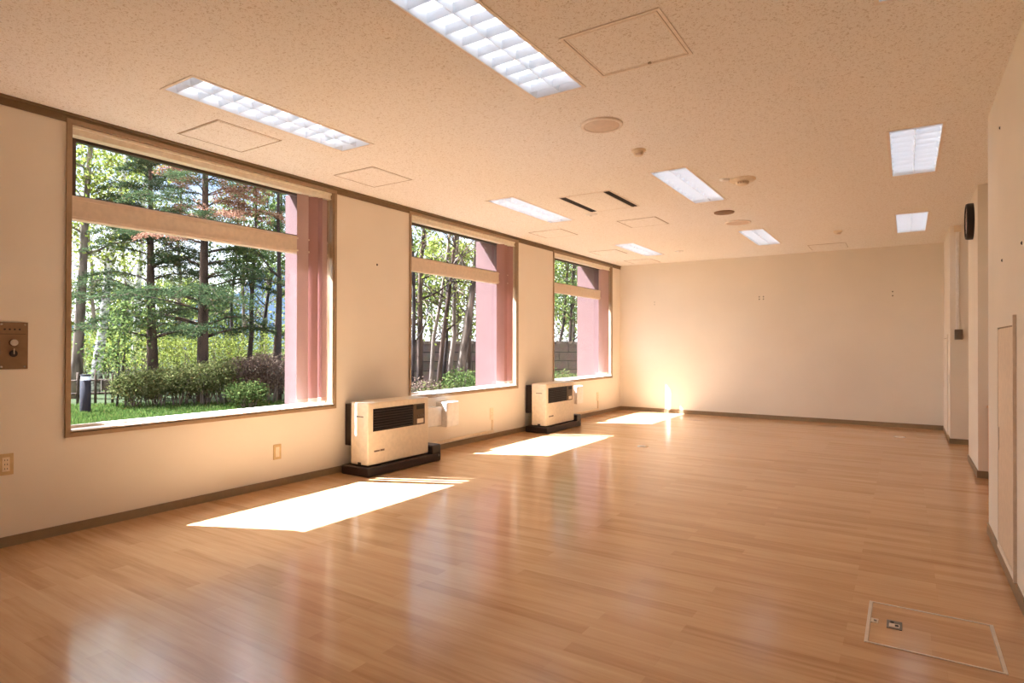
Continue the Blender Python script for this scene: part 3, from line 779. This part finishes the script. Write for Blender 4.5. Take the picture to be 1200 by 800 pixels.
# hedge below the conifers, one shrub after another
def shrub(px, F, w_, h, mat, nl, label, group, name='hedge_shrub'):
    x, y = at(px, F); t = thing(name, (x, y, GZ), label, 'shrub', group)
    m = MB()
    for k in range(14):
        a = rng.random()*6.283; e = np.array([x+math.cos(a)*w_*.42*rng.random()**.5, y+math.sin(a)*w_*.42*rng.random()**.5, GZ+h*(.55+.4*rng.random())])
        s = np.array([x, y, GZ])+np.array([math.cos(a), math.sin(a), 0])*w_*.22*rng.random(); B = bent(s, e, 4, .12); m.tube(B, [.016, .014, .011, .008, .004], 5)
    m.build('stems', M['barkg'], t)
    P = rng.normal(size=(nl*3, 3)); P /= np.linalg.norm(P, axis=1, keepdims=True); P *= (rng.random((len(P), 1))**.4)
    P = np.sign(P)*np.abs(P)**.8
    lump = 1+.14*np.sin(P[:, :1]*9+x)*np.cos(P[:, 1:2]*8+y)
    P = P*lump*np.array([w_*.62, w_*.5, h*.38])+rng.normal(size=P.shape)*.05+np.array([x, y, GZ+h*.64]); P = P[P[:, 2] > GZ+h*.12][:nl]
    keep = rng.random(len(P)) < np.clip((P[:, 2]-GZ)/(h*.55), .15, 1)
    leaf_obj('foliage', P[keep], .03, mat, t)
HB = [(158, 14.8, 'hedge', 'first hedge shrub from the left, beside the saplings'), (184, 15, 'hedge', 'second hedge shrub from the left, below the leaning conifer'),
      (210, 15.2, 'hedge', 'hedge shrub just left of the tall conifer trunk'), (237, 15.4, 'hedge', 'hedge shrub right in front of the tall conifer trunk'),
      (263, 15.6, 'hedge', 'green hedge shrub just right of the tall conifer trunk'), (288, 15.8, 'hedgep', 'brownish hedge shrub below the dark bent trunk'),
      (315, 16.0, 'hedgep', 'purple-brown hedge shrub next to the pink blind')]
for k, (px, F, mt, lb) in enumerate(HB): shrub(px, F, .95, [.84, .92, 1.0, 1.06, 1.16, 1.2, 1.3][k], M[mt], 4200, lb, 'shrubs of the hedge')
shrub(291, 14.6, .8, .62, M['mid'], 3000, 'low pale green bush in front of the hedge, right part', None, 'low_bush')

# bollard lamp on the lawn
x, y = at(100.5, 13.6); t = thing('bollard_lamp', (x, y, GZ), 'dark bollard lamp on the lawn, left in the nearest window', 'lamp')
m = MB(); m.lathe([(.105, 0), (.105, .76), (0, .76)], (x, y, GZ), 24); m.build('post', M['bollard'], t)
m = MB(); m.lathe([(.092, .76), (.092, .86), (0, .86)], (x, y, GZ), 24); m.build('lens', M['lens'], t)
m = MB(); m.lathe([(0, .86), (.108, .86), (.108, .885), (0, .895)], (x, y, GZ), 24); m.build('cap', M['bollard'], t)
# pole fence
P0 = np.array(at(70, 15.4)); P1 = np.array(at(345, 19.5))
t = thing('pole_fence', (*P0, GZ), 'low dark pole fence behind the bollard lamp and hedge', 'fence')
m = MB()
for z in (.28, .62): m.tube([(*P0, GZ+z), (*P1, GZ+z)], .026, 6)
m.build('rail', M['fence'], t)
for k in range(17):
    p = P0+(P1-P0)*k/16; m = MB(); m.cyl((*p, GZ), (*p, GZ+.78+.06*(k % 3)), .035, .032, n=8); m.build('post', M['fence'], t)
x, y = at(124, 15.0); t = thing('garden_sign', (x, y, GZ), 'small pale board on a stake between bollard lamp and hedge', 'sign')
m = MB(); m.cyl((x, y, GZ), (x, y, GZ+.5), .02, n=8); m.build('stake', M['fence'], t)
m = MB(); m.box(x-.02, x+.02, y-.1, y+.1, GZ+.42, GZ+.68, .004); m.build('board', M['barkg'], t)
# grass
n = 26000; gx = rng.random(n); P = []
A = np.array(at(60, 9.6)); B = np.array(at(60, 15.2)); C_ = np.array(at(360, 10.5)); D_ = np.array(at(360, 16.5))
u = rng.random((n, 1)); v = rng.random((n, 1)); Q = (A*(1-u)+B*u)*(1-v)+(C_*(1-u)+D_*u)*v
hh = .05+.06*rng.random((n, 1)); base = np.concatenate([Q, np.full((n, 1), GZ)+hh*.5], 1)
dd = rng.normal(size=(n, 3))*.35; dd[:, 2] = 1
me = leaves_mesh(base, .055, 0, .14, 'lawn_grass', dd); me.materials.append(M['grass'])
o = bpy.data.objects.new('lawn_grass', me); COL.objects.link(o); tag(o, 'short green lawn grass outside the nearest window', 'grass', None, 'stuff')

# block wall behind middle and far windows
W0 = np.array(at(455, 17.2)); W1 = np.array(at(720, 19.5)); dv = W1-W0; Ln = float(np.linalg.norm(dv)); dv /= Ln; nv = np.array([-dv[1], dv[0]])
t = thing('garden_wall', (*W0, GZ), 'dark weathered block garden wall behind the thin trees', 'garden wall')
def slab(m, s0, s1, d0, d1, z0, z1):
    c_ = [W0+dv*s0+nv*d0, W0+dv*s1+nv*d0, W0+dv*s1+nv*d1, W0+dv*s0+nv*d1]; m.prism([tuple(p) for p in c_], 2, z0, z1)
m = MB(); slab(m, 0, Ln, 0, .18, GZ, GZ+1.6); wl = m.build('blockwork', M['block'], t)
uvl = wl.data.uv_layers.new(name='UVMap')
for lp in wl.data.loops:
    co = wl.data.vertices[lp.vertex_index].co; s = co.x*dv[0]+co.y*dv[1]; uvl.data[lp.index].uv = (s, co.z)
m = MB(); slab(m, -.02, Ln+.02, -.03, .21, GZ+1.6, GZ+1.68); m.build('coping', M['barkg'], t)

# thin multi-stem trees in front of the wall (middle window)
TT = [(487, 13.4, 7.5, .055, (-.5, .3), 'barkd', 'dark slanting thin tree at the left edge of the middle window'),
      (494, 14.2, 8, .08, (.0, .1), 'bark', 'brown upright trunk, second from the left in the middle window'),
      (503, 15.0, 8, .06, (.4, .3), 'barkg', 'thin grey stem right of the brown upright trunk'),
      (512, 14.4, 8, .065, (.7, .5), 'bark', 'brown leaning trunk in the centre of the middle window'),
      (519, 15.6, 8, .055, (.1, .6), 'barkd', 'dark thin stem behind the leaning brown trunk'),
      (526, 15.0, 8.4, .07, (.35, .5), 'barkg', 'grey stem left of the big leaning pale trunk'),
      (534, 14.0, 8.2, .11, (.75, 1.1), 'barkg', 'pale grey big leaning trunk in front of the block wall'),
      (548, 16.2, 8.4, .07, (.2, .2), 'bark', 'slim brown trunk close to the pink reveal of the middle window')]
for px, F, h, r, ln, bm_, lb in TT:
    broadleaf('thin_tree', px, F, h, r, ln, 14, 700, M['lime'], M[bm_], lb, crown0=.2, cr=1.2, lsize=.034, wob=.42, sub=6)
shrub(545, 13.4, .9, 1.0, M['mid'], 2200, 'light green bush at the foot of the pale leaning trunk', None, 'low_bush')
shrub(489, 13.2, .9, .8, M['hedgep'], 1500, 'brownish twiggy bush at the lower left of the middle window', None, 'low_bush')
shrub(510, 13.2, .9, .7, M['hedge'], 1500, 'dull green twiggy bush at the bottom of the middle window', None, 'low_bush')
# trees seen through the far window
for px, F, h, ln, lb in ((653, 21.5, 7.5, (.1, .1), 'leafy thin tree at the left edge of the farthest window'), (665, 21, 8, (.3, .2), 'leafy tree in the middle of the farthest window'), (673, 23.5, 7, (.3, .1), 'leafy slender tree by the pink reveal of the farthest window')):
    broadleaf('thin_tree', px, F, h, .07, ln, 13, 3000, M['mid'], M['barkd'], lb, crown0=.26, cr=1.6, lsize=.055, wob=.35)
shrub(655, 17.2, 1.2, .8, M['mid'], 1500, 'low green bush against the wall in the farthest window', None, 'low_bush')
shrub(668, 17.4, 1.2, .7, M['hedge'], 1500, 'low dull bush against the wall beside the pink reveal, farthest window', None, 'low_bush')

# the wood behind
BG = [(66, 34, 4.6, 'lime', 'far left edge'), (122, 38, 5.2, 'mid', 'behind the bollard lamp'), (172, 34, 4.6, 'lime', 'behind the leaning conifer'), (226, 39, 5.4, 'lime', 'just left of the tall conifer'),
      (268, 34, 4.2, 'mid', 'just right of the tall conifer'), (352, 36, 5.0, 'lime', 'behind the nearest pink blind'), (470, 30, 6.5, 'mid', 'left edge of the middle window'), (503, 35, 7.0, 'lime', 'left part of the middle window'),
      (534, 29, 6.0, 'lime', 'right part of the middle window'), (646, 34, 7.5, 'mid', 'left edge of the farthest window'), (672, 30, 6.5, 'lime', 'beside the reveal of the farthest window')]
for px, F, h, mt, nm in BG:
    broadleaf('woodland_tree', px, F, h, .09, (.3*rng.normal(), .3*rng.normal()), 16, 3600, M[mt], M['barkg'], 'leafy background tree, '+nm, 'tree', 'trees of the wood beyond the fence', crown0=.10, cr=2.3, lsize=.09, wob=.4, sub=3)
# a few tall far trunks whose twigs show against the sky
for px, F, lb in ((118, 27, 'tall twiggy far tree behind the white leaning birch'), (145, 30, 'tall twiggy far tree left of the leaning conifer'), (208, 31, 'tall twiggy far tree between the two conifers'), (284, 30, 'tall twiggy far tree right of the tall conifer'), (310, 32, 'tall twiggy far tree near the pink blind')):
    broadleaf('twiggy_tree', px, F, 11, .1, (.4*rng.normal(), .4*rng.normal()), 20, 1500, M['lime'], M['barkg'], lb, crown0=.2, cr=2.2, lsize=.06, wob=.5, sub=5)
# undergrowth behind the fence
for k, px in enumerate(range(84, 340, 26)):
    nm = ['at the left window edge', 'behind the bollard lamp', 'behind the saplings', 'at the left end of the hedge', 'below the leaning conifer', 'left of the tall conifer', 'behind the tall conifer trunk', 'right of the tall conifer', 'below the dark bent trunk', 'next to the pink blind'][k]
    shrub(px, 21+(k % 3), 2.4, 1.9+.3*(k % 2), M['lime'], 3200, 'yellow-green undergrowth bush beyond the fence '+nm, 'undergrowth beyond the fence', 'undergrowth_bush')
# far hill, distance haze put into its blue colour
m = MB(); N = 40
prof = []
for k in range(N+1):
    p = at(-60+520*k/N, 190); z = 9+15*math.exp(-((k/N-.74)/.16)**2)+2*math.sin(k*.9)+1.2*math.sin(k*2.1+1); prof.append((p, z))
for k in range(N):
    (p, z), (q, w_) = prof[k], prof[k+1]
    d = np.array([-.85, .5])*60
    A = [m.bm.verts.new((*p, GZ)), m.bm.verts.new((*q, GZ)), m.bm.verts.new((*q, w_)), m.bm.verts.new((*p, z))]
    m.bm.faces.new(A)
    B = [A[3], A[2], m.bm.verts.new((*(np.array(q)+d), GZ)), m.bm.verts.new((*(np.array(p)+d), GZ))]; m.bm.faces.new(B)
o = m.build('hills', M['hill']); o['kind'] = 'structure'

# ------------------------------------------------------------------ light
sd = Vector((1, .47, -1.45)).normalized()
L = bpy.data.lights.new('sun', 'SUN'); L.energy = SUN; L.angle = R(.53); L.color = (.87, .96, 1.14)
o = bpy.data.objects.new('sun', L); COL.objects.link(o); o.rotation_euler = sd.to_track_quat('-Z', 'Y').to_euler(); o.location = (-8, -3, 12)
W = bpy.data.worlds.new('sky'); S.world = W; W.use_nodes = True; nt = W.node_tree; nt.nodes.clear()
out = nt.nodes.new('ShaderNodeOutputWorld'); bg = nt.nodes.new('ShaderNodeBackground'); bg.inputs['Strength'].default_value = SKY
tc = nt.nodes.new('ShaderNodeTexCoord'); sp = nt.nodes.new('ShaderNodeSeparateXYZ'); rp = nt.nodes.new('ShaderNodeValToRGB')
nt.links.new(tc.outputs['Generated'], sp.inputs[0]); nt.links.new(sp.outputs['Z'], rp.inputs['Fac'])
el = rp.color_ramp.elements; el[0].position = .0; el[0].color = (.8, .8, .84, 1); el[1].position = .6; el[1].color = (.85, .95, 1.15, 1)
e = el.new(.11); e.color = (.72, .76, .86, 1); e = el.new(.24); e.color = (.18, .26, .42, 1)
dt = nt.nodes.new('ShaderNodeVectorMath'); dt.operation = 'DOT_PRODUCT'; dt.inputs[1].default_value = tuple(-sd); nt.links.new(tc.outputs['Generated'], dt.inputs[0])
mr = nt.nodes.new('ShaderNodeMapRange'); mr.inputs['From Min'].default_value = .5; mr.inputs['From Max'].default_value = 1; mr.interpolation_type = 'SMOOTHSTEP'; nt.links.new(dt.outputs['Value'], mr.inputs['Value'])
gm = nt.nodes.new('ShaderNodeMath'); gm.operation = 'MULTIPLY'; gm.inputs[1].default_value = GLOW; nt.links.new(mr.outputs['Result'], gm.inputs[0])
ad = nt.nodes.new('ShaderNodeMix'); ad.data_type = 'RGBA'; ad.blend_type = 'ADD'; ad.clamp_result = False; ad.inputs[0].default_value = 1; nt.links.new(rp.outputs['Color'], ad.inputs[6])
gc = nt.nodes.new('ShaderNodeCombineXYZ')
for q in range(3): nt.links.new(gm.outputs[0], gc.inputs[q])
nt.links.new(gc.outputs[0], ad.inputs[7]); nt.links.new(ad.outputs[2], bg.inputs['Color']); nt.links.new(bg.outputs['Background'], out.inputs['Surface'])

# ------------------------------------------------------------------ camera
yaw, pit, rol = .57654, .005484, .002049
F_ = Vector((-math.sin(yaw)*math.cos(pit), math.cos(yaw)*math.cos(pit), math.sin(pit))); Rt = Vector((math.cos(yaw), math.sin(yaw), 0)); Up = Rt.cross(F_)
R2 = Rt*math.cos(rol)+Up*math.sin(rol); U2 = Up*math.cos(rol)-Rt*math.sin(rol)
cam = bpy.data.cameras.new('camera'); co = bpy.data.objects.new('camera', cam); COL.objects.link(co)
mw = Matrix((R2, U2, -F_)).transposed().to_4x4(); mw.translation = (4.1803, 0, 1.1245); co.matrix_world = mw
cam.sensor_width = 36; cam.lens = 708.8/1200*36; cam.clip_start = .02; cam.clip_end = 800
S.camera = co
vs = S.view_settings; vs.view_transform = 'Standard'; vs.look = 'None'; vs.exposure = 0.36; vs.gamma = 1; vs.use_curve_mapping = False
cy = S.cycles
cy.use_denoising = True; cy.max_bounces = 10; cy.diffuse_bounces = 6; cy.transparent_max_bounces = 24; cy.sample_clamp_indirect = 8; cy.blur_glossy = .3
try: cy.denoiser = 'OPENIMAGEDENOISE'
except Exception: pass
